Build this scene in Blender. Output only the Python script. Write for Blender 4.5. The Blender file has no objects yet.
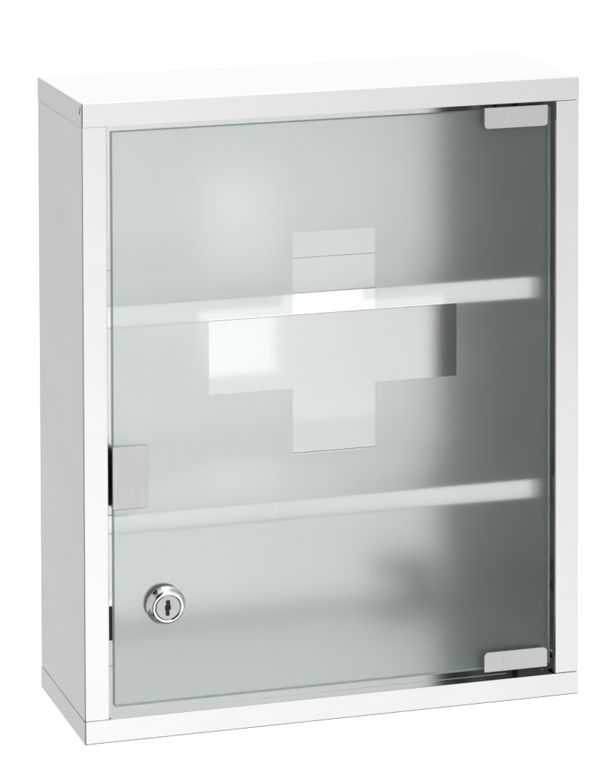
import bpy, bmesh, math
from mathutils import Vector, Matrix

sc = bpy.context.scene
COL = sc.collection

# ------------------------------------------------------------------ camera
YAW, PITCH, ROLL = 0.18676450724803878, 0.038547626908358744, -0.012157376719837925
CAM = Vector((-0.6207867077570278, -1.2998081969500945, 0.4852785146326064))
F_PX, PX, PY = 2497.627990742515, -326.19673687270136, -349.6150596060896
cd = bpy.data.cameras.new('camera')
cam = bpy.data.objects.new('camera', cd)
COL.objects.link(cam)
sc.camera = cam
fw = Vector((math.sin(YAW)*math.cos(PITCH), math.cos(YAW)*math.cos(PITCH), -math.sin(PITCH)))
rt = Vector((math.cos(YAW), -math.sin(YAW), 0))
up = rt.cross(fw)
r2 = rt*math.cos(ROLL) + up*math.sin(ROLL)
u2 = -rt*math.sin(ROLL) + up*math.cos(ROLL)
m = Matrix((r2, u2, -fw)).transposed().to_4x4()
m.translation = CAM
cam.matrix_world = m
cd.sensor_fit = 'HORIZONTAL'
cd.sensor_width = 36
cd.lens = F_PX/600*36
cd.shift_x = (300-PX)/600
cd.shift_y = (PY-385)/600
cd.clip_start = 0.01
cd.clip_end = 100

# ------------------------------------------------------------------ studio surround
world = bpy.data.worlds.new('World')
sc.world = world
world.use_nodes = True
wn, wl = world.node_tree.nodes, world.node_tree.links
wn.clear()
w_out = wn.new('ShaderNodeOutputWorld')
w_bg = wn.new('ShaderNodeBackground')
w_tc = wn.new('ShaderNodeTexCoord')
w_sep = wn.new('ShaderNodeSeparateXYZ')
wl.new(w_tc.outputs['Generated'], w_sep.inputs[0])
wl.new(w_bg.outputs[0], w_out.inputs[0])

def wm(op, a, b=None, c=None):
    n = wn.new('ShaderNodeMath'); n.operation = op
    for i, v in enumerate((a, b, c)):
        if v is None: continue
        if isinstance(v, (int, float)): n.inputs[i].default_value = v
        else: wl.new(v, n.inputs[i])
    return n.outputs[0]
def step(v, a, b, lo=0.0, hi=1.0):
    n = wn.new('ShaderNodeMapRange'); n.interpolation_type = 'SMOOTHSTEP'
    wl.new(v, n.inputs['Value'])
    if a > b: a, b, lo, hi = b, a, hi, lo
    for k, x in (('From Min', a), ('From Max', b), ('To Min', lo), ('To Max', hi)): n.inputs[k].default_value = x
    return n.outputs[0]
dx, dy, dz = w_sep.outputs
# world brightness behind: white, dimmed to the left for the side panel's reflection
back = step(dx, -0.42, 0.12, 0.67, 1.22)
back = wm('MULTIPLY', back, step(dz, -0.15, 0.1, 1.0, 0.98))
# world brightness in front, shaped for reflections: added bright zone right, dark left
refl = wm('MULTIPLY', step(dx, -0.06, 0.12), step(dx, 0.33, 0.58, 1.04, 0.76))
refl = wm('MULTIPLY', refl, step(dz, -0.42, -0.20, 1.22, 0.95))
refl = wm('MULTIPLY', refl, step(dz, -0.62, -0.46))
refl = wm('MULTIPLY', refl, step(dz, 0.0, 0.30, 1.0, 1.08))
front = wm('MULTIPLY_ADD', refl, 1.13, 0.022)
front = wm('ADD', front, step(dx, -0.60, -0.78, 0.0, 0.55))
isback = step(dy, -0.15, 0.10)
val = wm('ADD', wm('MULTIPLY', isback, back), wm('MULTIPLY', wm('SUBTRACT', 1.0, isback), front))
wl.new(val, w_bg.inputs['Strength'])
w_bg.inputs['Color'].default_value = (1, 1, 1, 1)

def area(name, loc, target, sx, sy, power):
    l = bpy.data.lights.new(name, 'AREA'); l.shape = 'RECTANGLE'; l.size = sx; l.size_y = sy; l.energy = power
    o = bpy.data.objects.new(name, l); COL.objects.link(o); o.location = loc
    o.rotation_euler = (Vector(target)-Vector(loc)).to_track_quat('-Z', 'Y').to_euler()
    return o
area('added_overhead_fill', (0.2, -0.2, 2.2), (0, 0, 0), 2.0, 2.0, 6)  # unseen fill light added overhead, not a lamp of the scene

sc.view_settings.view_transform = 'Standard'
sc.view_settings.look = 'None'
sc.view_settings.exposure = 0
sc.view_settings.gamma = 1
sc.cycles.max_bounces = 24
sc.cycles.transmission_bounces = 16
sc.cycles.glossy_bounces = 12
sc.cycles.transparent_max_bounces = 16
sc.cycles.caustics_reflective = True
sc.cycles.caustics_refractive = True
sc.cycles.blur_glossy = 0.0
sc.cycles.sample_clamp_indirect = 8

# ------------------------------------------------------------------ materials
def metal(name, col, rough, brush=None, aniso=0.0, bump=0.02, scale=(6, 6, 400), warp=0.06):
    mt = bpy.data.materials.new(name); mt.use_nodes = True
    nt = mt.node_tree; b = nt.nodes['Principled BSDF']
    b.inputs['Metallic'].default_value = 1
    b.inputs['Anisotropic'].default_value = aniso
    tc = nt.nodes.new('ShaderNodeTexCoord')
    mp = nt.nodes.new('ShaderNodeMapping'); mp.inputs['Scale'].default_value = scale
    nz = nt.nodes.new('ShaderNodeTexNoise'); nz.inputs['Scale'].default_value = 8; nz.inputs['Detail'].default_value = 3
    nt.links.new(tc.outputs['Object'], mp.inputs[0]); nt.links.new(mp.outputs[0], nz.inputs['Vector'])
    # large soft mottling of the rolled sheet
    n2 = nt.nodes.new('ShaderNodeTexNoise'); n2.inputs['Scale'].default_value = 9; n2.inputs['Detail'].default_value = 2
    nt.links.new(tc.outputs['Object'], n2.inputs['Vector'])
    mr = nt.nodes.new('ShaderNodeMapRange')
    mr.inputs['From Min'].default_value = 0.3; mr.inputs['From Max'].default_value = 0.7
    mr.inputs['To Min'].default_value = rough*0.85; mr.inputs['To Max'].default_value = rough*1.2
    ad = nt.nodes.new('ShaderNodeMath'); ad.operation = 'MULTIPLY_ADD'
    nt.links.new(nz.outputs[0], ad.inputs[0]); ad.inputs[1].default_value = 0.5
    hf = nt.nodes.new('ShaderNodeMath'); hf.operation = 'MULTIPLY'; hf.inputs[1].default_value = 0.5
    nt.links.new(n2.outputs[0], hf.inputs[0]); nt.links.new(hf.outputs[0], ad.inputs[2])
    nt.links.new(ad.outputs[0], mr.inputs['Value']); nt.links.new(mr.outputs[0], b.inputs['Roughness'])
    cm = nt.nodes.new('ShaderNodeMix'); cm.data_type = 'RGBA'
    nt.links.new(ad.outputs[0], cm.inputs[0])
    cm.inputs[6].default_value = (col[0]*0.96, col[1]*0.96, col[2]*0.96, 1)
    cm.inputs[7].default_value = (min(1, col[0]*1.04), min(1, col[1]*1.04), min(1, col[2]*1.04), 1)
    nt.links.new(cm.outputs[2], b.inputs['Base Color'])
    bp = nt.nodes.new('ShaderNodeBump'); bp.inputs['Strength'].default_value = bump; bp.inputs['Distance'].default_value = 0.001
    nt.links.new(nz.outputs[0], bp.inputs['Height'])
    bp2 = nt.nodes.new('ShaderNodeBump'); bp2.inputs['Strength'].default_value = warp; bp2.inputs['Distance'].default_value = 0.004
    nt.links.new(n2.outputs[0], bp2.inputs['Height']); nt.links.new(bp.outputs[0], bp2.inputs['Normal'])
    nt.links.new(bp2.outputs[0], b.inputs['Normal'])
    return mt

STEEL = metal('brushed_steel', (0.735, 0.735, 0.737), 0.19, warp=0.26)
STEEL_IN = metal('inner_steel', (0.80, 0.806, 0.803), 0.10, bump=0.01)
BACK = metal('brushed_back_steel', (0.80, 0.806, 0.803), 0.13, bump=0.02, scale=(400, 6, 6))
SHELF = metal('shelf_steel', (0.96, 0.96, 0.96), 0.20)
CLAMP = metal('satin_steel', (0.55, 0.55, 0.55), 0.28, bump=0.05, warp=0.3, scale=(60, 5, 3))
CHROME = metal('chrome', (0.85, 0.85, 0.86), 0.05, bump=0.0)
FACE = metal('lock_face_steel', (0.60, 0.60, 0.605), 0.32, bump=0.05, scale=(40, 40, 40))

def plain(name, col, rough):
    mt = bpy.data.materials.new(name); mt.use_nodes = True
    nt = mt.node_tree; b = nt.nodes['Principled BSDF']
    nz = nt.nodes.new('ShaderNodeTexNoise'); nz.inputs['Scale'].default_value = 300
    mx = nt.nodes.new('ShaderNodeMix'); mx.data_type = 'RGBA'
    nt.links.new(nz.outputs[0], mx.inputs[0])
    mx.inputs[6].default_value = (*[c*0.8 for c in col], 1); mx.inputs[7].default_value = (*[c*1.2 for c in col], 1)
    nt.links.new(mx.outputs[2], b.inputs['Base Color']); b.inputs['Roughness'].default_value = rough
    return mt
BLACK = plain('black_plastic_gap_shade', (0.012, 0.012, 0.012), 0.45)  # black plastic parts, and the black that stands in for shade in gaps

def glass(name, col, rough, var=0.0, veil=0.0, wide=0.0):
    mt = bpy.data.materials.new(name); mt.use_nodes = True
    nt = mt.node_tree; nt.nodes.clear()
    o = nt.nodes.new('ShaderNodeOutputMaterial'); g = nt.nodes.new('ShaderNodeBsdfGlass')
    g.inputs['Color'].default_value = (*col, 1); g.inputs['IOR'].default_value = 1.27
    g.distribution = 'MULTI_GGX'
    g.inputs['Roughness'].default_value = rough
    if var:
        tc = nt.nodes.new('ShaderNodeTexCoord')
        nz = nt.nodes.new('ShaderNodeTexNoise'); nz.inputs['Scale'].default_value = 25; nz.inputs['Detail'].default_value = 4
        nt.links.new(tc.outputs['Object'], nz.inputs['Vector'])
        mr = nt.nodes.new('ShaderNodeMapRange'); mr.inputs['To Min'].default_value = rough-var; mr.inputs['To Max'].default_value = rough+var
        nt.links.new(nz.outputs[0], mr.inputs['Value']); nt.links.new(mr.outputs[0], g.inputs['Roughness'])
    gout = g.outputs[0]
    if wide:                            # part of the etch scatters very widely
        g2 = nt.nodes.new('ShaderNodeBsdfGlass'); g2.distribution = 'MULTI_GGX'
        g2.inputs['Color'].default_value = (*col, 1); g2.inputs['IOR'].default_value = 1.45; g2.inputs['Roughness'].default_value = 0.85
        mw = nt.nodes.new('ShaderNodeMixShader'); mw.inputs[0].default_value = wide
        nt.links.new(gout, mw.inputs[1]); nt.links.new(g2.outputs[0], mw.inputs[2]); gout = mw.outputs[0]
    if veil:                            # the etched layer scatters some light back
        d = nt.nodes.new('ShaderNodeBsdfDiffuse'); d.inputs['Color'].default_value = (0.78, 0.90, 0.85, 1)
        x = nt.nodes.new('ShaderNodeMixShader'); x.inputs[0].default_value = veil
        tv = nt.nodes.new('ShaderNodeTexCoord'); nv = nt.nodes.new('ShaderNodeTexNoise'); nv.inputs['Scale'].default_value = 18; nv.inputs['Detail'].default_value = 8; nv.inputs['Roughness'].default_value = 0.65
        rv = nt.nodes.new('ShaderNodeMapRange'); rv.inputs['From Min'].default_value = 0.3; rv.inputs['From Max'].default_value = 0.7
        rv.inputs['To Min'].default_value = veil*0.88; rv.inputs['To Max'].default_value = veil*1.12
        nt.links.new(tv.outputs['Object'], nv.inputs['Vector']); nt.links.new(nv.outputs[0], rv.inputs['Value']); nt.links.new(rv.outputs[0], x.inputs[0])
        nt.links.new(gout, x.inputs[1]); nt.links.new(d.outputs[0], x.inputs[2]); nt.links.new(x.outputs[0], o.inputs[0])
    else: nt.links.new(g.outputs[0], o.inputs[0])
    return mt
CLEAR = glass('clear_glass', (0.992, 0.998, 0.995), 0.0)
EDGE = glass('glass_edge', (0.86, 0.91, 0.89), 0.4, 0.0, 0.5)
FROST = glass('frosted_glass', (0.985, 1.0, 0.994), 0.46, 0.015, 0.19, 0.18)

# cross emblem: the bare, unfrosted film of the pane
EMB = bpy.data.materials.new('clear_emblem'); EMB.use_nodes = True
_n = EMB.node_tree; _n.nodes.clear()
_o = _n.nodes.new('ShaderNodeOutputMaterial'); _t = _n.nodes.new('ShaderNodeBsdfTransparent'); _g = _n.nodes.new('ShaderNodeBsdfGlossy')
_m = _n.nodes.new('ShaderNodeMixShader'); _m.inputs[0].default_value = 0.03; _g.inputs['Roughness'].default_value = 0.1
_n.links.new(_t.outputs[0], _m.inputs[1]); _n.links.new(_g.outputs[0], _m.inputs[2]); _n.links.new(_m.outputs[0], _o.inputs[0])

# ------------------------------------------------------------------ mesh helpers
def finish(name, bm, mats, parent=None, smooth=True, label=None, solid=0.0, off=-1, angle=12):
    me = bpy.data.meshes.new(name)
    bm.normal_update(); bm.to_mesh(me); bm.free()
    for x in (mats if isinstance(mats, (list, tuple)) else [mats]): me.materials.append(x)
    if smooth:
        me.polygons.foreach_set('use_smooth', [True]*len(me.polygons))
        me.set_sharp_from_angle(angle=math.radians(angle))
    o = bpy.data.objects.new(name, me); COL.objects.link(o)
    if parent: o.parent = parent
    if label: o['label'] = label
    if solid:
        s = o.modifiers.new('thickness', 'SOLIDIFY'); s.thickness = solid; s.offset = off; s.use_even_offset = True
    return o

def box(bm, x0, x1, y0, y1, z0, z1, bev=0.0, seg=2, mat=0):
    r = bmesh.ops.create_cube(bm, size=1)
    for v in r['verts']:
        v.co = Vector((x0+(v.co.x+.5)*(x1-x0), y0+(v.co.y+.5)*(y1-y0), z0+(v.co.z+.5)*(z1-z0)))
    fs = {f for v in r['verts'] for f in v.link_faces}
    for f in fs: f.material_index = mat
    if bev:
        es = list({e for v in r['verts'] for e in v.link_edges})
        bmesh.ops.bevel(bm, geom=es, offset=bev, segments=seg, profile=0.5, affect='EDGES', clamp_overlap=True)

def round_path(pts, r, seg=4):
    out = [Vector(pts[0])]
    for i in range(1, len(pts)-1):
        p, a, b = Vector(pts[i]), Vector(pts[i-1]), Vector(pts[i+1])
        d1, d2 = (a-p).normalized(), (b-p).normalized()
        s, e = p+d1*r, p+d2*r
        for k in range(seg+1):
            t = k/seg
            out.append(s*(1-t)**2 + p*2*t*(1-t) + e*t*t)
    out.append(Vector(pts[-1]))
    return out

def sheet(bm, path, mapf, a, b, th, mat=0):
    """folded sheet of thickness th: 2D path offset to one side, swept from a to b (mapf(u,v,w) -> xyz)"""
    n = len(path); off = []
    for i in range(n):
        d1 = (path[i]-path[i-1]).normalized() if i > 0 else None
        d2 = (path[i+1]-path[i]).normalized() if i < n-1 else None
        d1 = d1 or d2; d2 = d2 or d1
        n1, n2 = Vector((-d1.y, d1.x)), Vector((-d2.y, d2.x))
        nn = (n1+n2).normalized()
        off.append(path[i]+nn*(th/max(0.3, nn.dot(n1))))
    ring = list(path)+off[::-1]
    va = [bm.verts.new(mapf(p.x, p.y, a)) for p in ring]
    vb = [bm.verts.new(mapf(p.x, p.y, b)) for p in ring]
    N = len(ring); fs = []
    for i in range(N):
        j = (i+1) % N
        fs.append(bm.faces.new((va[i], va[j], vb[j], vb[i])))
    for i in range(n-1):
        j, k, l = i+1, N-2-i, N-1-i
        fs.append(bm.faces.new((va[i], va[l], va[k], va[j])))
        fs.append(bm.faces.new((vb[i], vb[j], vb[k], vb[l])))
    for f in fs: f.material_index = mat
    bmesh.ops.recalc_face_normals(bm, faces=fs)

def rrect(x0, x1, z0, z1, radii, seg=6):
    """radii: bl, br, tr, tl"""
    pts = []
    for (cx, cz, sx, sz, a0), r in zip(((x0, z0, 1, 1, 180), (x1, z0, -1, 1, 270), (x1, z1, -1, -1, 0), (x0, z1, 1, -1, 90)), radii):
        if r <= 0: pts.append((cx, cz)); continue
        ox, oz = cx+sx*r, cz+sz*r
        for k in range(seg+1):
            a = math.radians(a0+90*k/seg); pts.append((ox+r*math.cos(a), oz+r*math.sin(a)))
    return pts

def prism(bm, pts, y0, y1, bev=0.0, mat=0):
    a = [bm.verts.new((x, y0, z)) for x, z in pts]; b = [bm.verts.new((x, y1, z)) for x, z in pts]
    fs = [bm.faces.new(a), bm.faces.new(b[::-1])]
    N = len(pts)
    for i in range(N): fs.append(bm.faces.new((a[i], b[i], b[(i+1) % N], a[(i+1) % N])))
    bmesh.ops.recalc_face_normals(bm, faces=fs)
    for f in fs: f.material_index = mat
    if bev:
        es = [e for e in fs[0].edges]
        bmesh.ops.bevel(bm, geom=es, offset=bev, segments=2, profile=0.5, affect='EDGES')

def lathe(bm, prof, cx, cz, ex, ez, seg=64, mat=0):
    """prof: (radius, y) rings about the Y axis, elliptic scale ex, ez"""
    rings = []
    for r, y in prof:
        if r == 0: rings.append([bm.verts.new((cx, y, cz))])
        else: rings.append([bm.verts.new((cx+ex*r*math.cos(2*math.pi*k/seg), y, cz+ez*r*math.sin(2*math.pi*k/seg))) for k in range(seg)])
    fs = []
    for A, B in zip(rings, rings[1:]):
        for k in range(seg):
            l = (k+1) % seg
            if len(A) == 1: fs.append(bm.faces.new((A[0], B[k], B[l])))
            elif len(B) == 1: fs.append(bm.faces.new((A[k], B[0], A[l])))
            else: fs.append(bm.faces.new((A[k], B[k], B[l], A[l])))
    for f in fs: f.material_index = mat
    bmesh.ops.recalc_face_normals(bm, faces=fs)

# ------------------------------------------------------------------ cabinet body
W, D, H = 0.150, 0.0738, 0.180        # half width, depth, half height
BAND = 0.1667                          # inner edge of the top and bottom bands
OP = 0.1352                            # half width of the door opening
TH = 0.0009

cab = bpy.data.objects.new('medicine_cabinet', None)
COL.objects.link(cab)
cab.location = (0, 0, -H)
cab['label'] = 'stainless steel wall medicine cabinet with frosted glass door, clear cross and key lock'
cab['category'] = 'cabinet'

def part(name, bm, mats, parent=cab, **k):
    o = finish(name, bm, mats, parent, **k)
    if parent is cab: o.location = (0, 0, H)
    return o

for s, nm in ((1, 'top_panel'), (-1, 'bottom_panel')):
    bm = bmesh.new()
    # outer skin: plate plus four skirts, open towards the body
    r = bmesh.ops.create_cube(bm, size=1)
    for v in r['verts']:
        v.co = Vector((v.co.x*2*W, (v.co.y+.5)*D, s*(BAND+(H-BAND)*(v.co.z+.5))))
    if s < 0: bmesh.ops.reverse_faces(bm, faces=bm.faces[:])
    bm.normal_update()
    kill = [f for f in bm.faces if f.calc_center_median().z*s < BAND+1e-5]
    bmesh.ops.delete(bm, geom=kill, context='FACES')
    es = [e for e in bm.edges if not e.is_boundary]
    bmesh.ops.bevel(bm, geom=es, offset=0.0008, segments=3, profile=0.5, affect='EDGES')
    bmesh.ops.recalc_face_normals(bm, faces=bm.faces[:])
    # make sure normals point outwards
    bm.normal_update()
    big = max(bm.faces, key=lambda f: f.calc_area())
    if big.normal.z*s < 0: bmesh.ops.reverse_faces(bm, faces=bm.faces[:])
    o = part(nm, bm, STEEL, solid=TH, smooth=False)
    # folded-in hem of the front skirt
    bm = bmesh.new()
    z0, z1 = sorted((s*BAND, s*(BAND+TH)))
    box(bm, -OP-0.010, OP+0.010, 0.0072, 0.0205 if s < 0 else 0.0125, z0+0.0002*s, z1+0.0002*s, 0.0002)
    box(bm, -OP+0.0012, OP-0.0012, 0.00095, 0.0070, z0+0.0002*s, z1+0.0002*s, 0.0002)
    part('folded_rim', bm, STEEL_IN, parent=o)

for s in (-1, 1):
    path = [(-OP, 0.0028), (-OP, 0.00015), (-W+0.00015, 0.00015), (-W+0.00015, D-0.0002), (-W+0.012, D-0.0002)]
    bm = bmesh.new()
    pp = round_path([Vector(p) for p in path], 0.0008)
    sheet(bm, pp, lambda u, v, w, s=s: (-s*u if s > 0 else u, v, w), -BAND+0.0004, BAND-0.0004, -TH)
    part('side_panel', bm, STEEL, smooth=False)
    # inner lining of the side
    bm = bmesh.new()
    x0, x1 = sorted((s*(W-0.0030), s*(W-0.0021)))
    box(bm, x0, x1, 0.0013, D-0.0022, -BAND+0.002, BAND-0.002, 0.0001)
    part('side_lining', bm, STEEL_IN)

bm = bmesh.new()
box(bm, -W+0.0032, W-0.0032, D-0.0021, D-0.0012, -H+0.0012, H-0.0012)
part('back_panel', bm, BACK)

bm = bmesh.new()
box(bm, -W+0.0034, W-0.0034, 0.0207, D-0.0024, -0.1714, -0.1705)
part('added_floor_plate', bm, STEEL_IN)  # added plate, closes off the cavity that went dark below the rim

# shelves
for zt, zb, ub in ((0.0625, 0.0497, 0.0018), (-0.0560, -0.0672, 0.0034)):
    bm = bmesh.new()
    path = round_path([Vector(p) for p in ((D-0.0026, zt+ub), (0.0120, zt), (0.0120, zb), (0.0165, zb))], 0.0009)
    sheet(bm, path, lambda u, v, w: (w, u, v), -W+0.0036, W-0.0036, TH)
    part('shelf', bm, SHELF)

# black sliver standing in for the shade in the open top corner seam
bm = bmesh.new()
for s in (1, -1):
    z = s*0.1745
    pts = [(0.0016, 0.1775), (0.0026, 0.1735), (0.0034, 0.1735), (0.0022, 0.1770)]
    a = [bm.verts.new((-W-0.00012, y, s*zz)) for y, zz in pts]; b = [bm.verts.new((-W+0.0004, y, s*zz)) for y, zz in pts]
    fs = [bm.faces.new(a), bm.faces.new(b[::-1])]+[bm.faces.new((a[i], b[i], b[(i+1) % 4], a[(i+1) % 4])) for i in range(4)]
    bmesh.ops.recalc_face_normals(bm, faces=fs)
    break
part('corner_slit_shade', bm, BLACK)

# latch catch behind the handle and the lock's striker
bm = bmesh.new()
box(bm, -OP-0.0100, -0.1220, 0.0066, 0.0110, -0.0485, -0.0165, 0.0004)
part('door_catch', bm, BLACK)
bm = bmesh.new()
box(bm, -OP-0.0100, -0.1302, 0.0066, 0.0095, -0.1250, -0.1065, 0.0004)
part('lock_striker', bm, BLACK)

# ------------------------------------------------------------------ door
GX0, GX1, GZ0, GZ1 = -0.1318, 0.1322, -0.1602, 0.1628
GY0, GY1 = 0.0008, 0.0048
CX = (-0.0744, -0.0242, 0.0255, 0.0756)
CZ = (-0.0272, 0.0108, 0.0532, 0.0993)
cross = [(CX[1], CZ[0]), (CX[2], CZ[0]), (CX[2], CZ[1]), (CX[3], CZ[1]), (CX[3], CZ[2]), (CX[2], CZ[2]),
         (CX[2], CZ[3]), (CX[1], CZ[3]), (CX[1], CZ[2]), (CX[0], CZ[2]), (CX[0], CZ[1]), (CX[1], CZ[1])]
bm = bmesh.new()
xs = [GX0, *CX, GX1]; zs = [GZ0, *CZ, GZ1]
g = {}
for i, x in enumerate(xs):
    for j, z in enumerate(zs):
        for k, y in enumerate((GY0, GY1)):
            g[i, j, k] = bm.verts.new((x, y, z))
def incross(i, j): return (i == 2 and 1 <= j <= 3) or (j == 2 and 1 <= i <= 3)
for i in range(5):
    for j in range(5):
        f = bm.faces.new((g[i, j, 0], g[i+1, j, 0], g[i+1, j+1, 0], g[i, j+1, 0])); f.material_index = 0
        f = bm.faces.new((g[i, j, 1], g[i, j+1, 1], g[i+1, j+1, 1], g[i+1, j, 1])); f.material_index = 0 if incross(i, j) else 1
for i in range(5):
    for j, (a, b) in ((0, (0, 1)), (5, (1, 0))):
        f = bm.faces.new((g[i, j, a], g[i, j, b], g[i+1, j, b], g[i+1, j, a])); f.material_index = 2
for j in range(5):
    for i, (a, b) in ((0, (1, 0)), (5, (0, 1))):
        f = bm.faces.new((g[i, j, a], g[i, j, b], g[i, j+1, b], g[i, j+1, a])); f.material_index = 2
bmesh.ops.recalc_face_normals(bm, faces=bm.faces[:])
door = part('glass_door', bm, [CLEAR, FROST, EDGE], smooth=False)

bm = bmesh.new()
bm.faces.new([bm.verts.new((x, GY1+0.0002, z)) for x, z in cross])
finish('cross_emblem', bm, EMB, door, smooth=False, label='clear unfrosted cross in the frosted glass')

# hinge clamps: folded plates gripping the glass edge, each on a pivot
for s in (1, -1):
    zin, zout = s*0.1528, s*0.1650
    if s < 0: zin, zout = -0.1496, -0.1612
    zo2 = zout
    bm = bmesh.new()
    z0, z1 = sorted((zin, zo2))
    r = 0.0026
    rad = (r, r, 0.0004, 0.0004) if s > 0 else (0.0004, 0.0004, r, r)
    prism(bm, rrect(0.0898, 0.1293, z0, z1, rad), -0.0016, -0.0006, 0.0003)
    prism(bm, rrect(0.0940, 0.1270, z0+0.0022*(s > 0)+0.0001, z1-0.0022*(s < 0)-0.0001, (0.0003,)*4), 0.0052, 0.0060)
    box(bm, 0.0902, 0.1289, -0.0008, 0.0058, *sorted((zo2-s*0.0008, zo2-s*0.0001)))
    box(bm, 0.0910, 0.1286, -0.0005, 0.0007, *sorted((zin+s*0.0012, zo2-s*0.0010)), mat=1)  # black filler standing in for the shaded gap behind the clamp plate
    hc = finish('hinge_clamp', bm, [CLAMP, BLACK], door, smooth=True)
    bm = bmesh.new()
    za, zb = sorted((zo2-s*0.0000, s*BAND))
    box(bm, 0.112, 0.127, 0.0008, 0.0070, *( (za, zb+0.0004) if s > 0 else (za-0.0004, zb) ), bev=0.0002)
    box(bm, 0.0985, 0.1015, 0.0006, 0.0040, *sorted((zo2, zo2+s*0.0010)), bev=0.0002)
    part('hinge_pivot', bm, BLACK)

# handle plate
bm = bmesh.new()
prism(bm, rrect(-0.1337, -0.1126, -0.0480, -0.0124, (0.0003, 0.0017, 0.0017, 0.0003)), -0.0018, -0.0007, 0.0003)
box(bm, -0.1333, -0.1324, -0.0009, 0.0062, -0.0474, -0.0129, 0.0002)
box(bm, -0.1320, -0.1140, -0.0006, 0.0007, -0.0468, -0.0135, mat=1)  # black block put in as the dark gap between handle plate and glass
hd = finish('handle', bm, [CLAMP, BLACK], door)
MARK = metal('worn_mark', (0.63, 0.63, 0.63), 0.34)
bm = bmesh.new()
for (x0, x1, z0, z1) in ((-0.1262, -0.1232, -0.0247, -0.0242), (-0.1250, -0.1244, -0.0262, -0.0249), (-0.1234, -0.1229, -0.0272, -0.0256),
                         (-0.1256, -0.1234, -0.0305, -0.0300), (-0.1256, -0.1251, -0.0330, -0.0307), (-0.1240, -0.1235, -0.0330, -0.0307),
                         (-0.1258, -0.1236, -0.0352, -0.0347), (-0.1262, -0.1257, -0.0366, -0.0354)):
    box(bm, x0, x1, -0.00183, -0.0016, z0, z1)
finish('stamped_mark', bm, MARK, hd, smooth=False)

# ------------------------------------------------------------------ lock
LX, LZ, EX, EZ = -0.1023, -0.1046, 0.99, 0.93
bm = bmesh.new()
lathe(bm, [(0.0113, 0.0006), (0.0116, 0.0000), (0.0116, -0.0007), (0.0112, -0.0012), (0.0104, -0.0024), (0.0098, -0.0034), (0.0093, -0.0039),
           (0.0088, -0.0041), (0.0080, -0.0041), (0.0076, -0.0038), (0.0075, -0.0030)], LX, LZ, EX, EZ)
lathe(bm, [(0.0113, 0.0050), (0.0113, 0.0062), (0.0095, 0.0066), (0.0095, 0.0090), (0.0, 0.0090)], LX, LZ, EX, EZ)
lock = part('lock', bm, CHROME)
bm = bmesh.new()
lathe(bm, [(0.0073, -0.0026), (0.0073, -0.0036), (0.0069, -0.0038), (0.0, -0.0038)], LX, LZ, EX, EZ)
finish('lock_cylinder', bm, FACE, lock)
bm = bmesh.new()
box(bm, LX-0.0011, LX+0.0012, -0.00395, -0.0030, LZ+0.0010, LZ+0.0042)
box(bm, LX-0.0017, LX+0.0016, -0.00400, -0.0030, LZ-0.0012, LZ+0.0014)
box(bm, LX-0.0013, LX+0.0008, -0.00405, -0.0030, LZ-0.0044, LZ-0.0008)
finish('keyhole', bm, BLACK, lock, smooth=False)
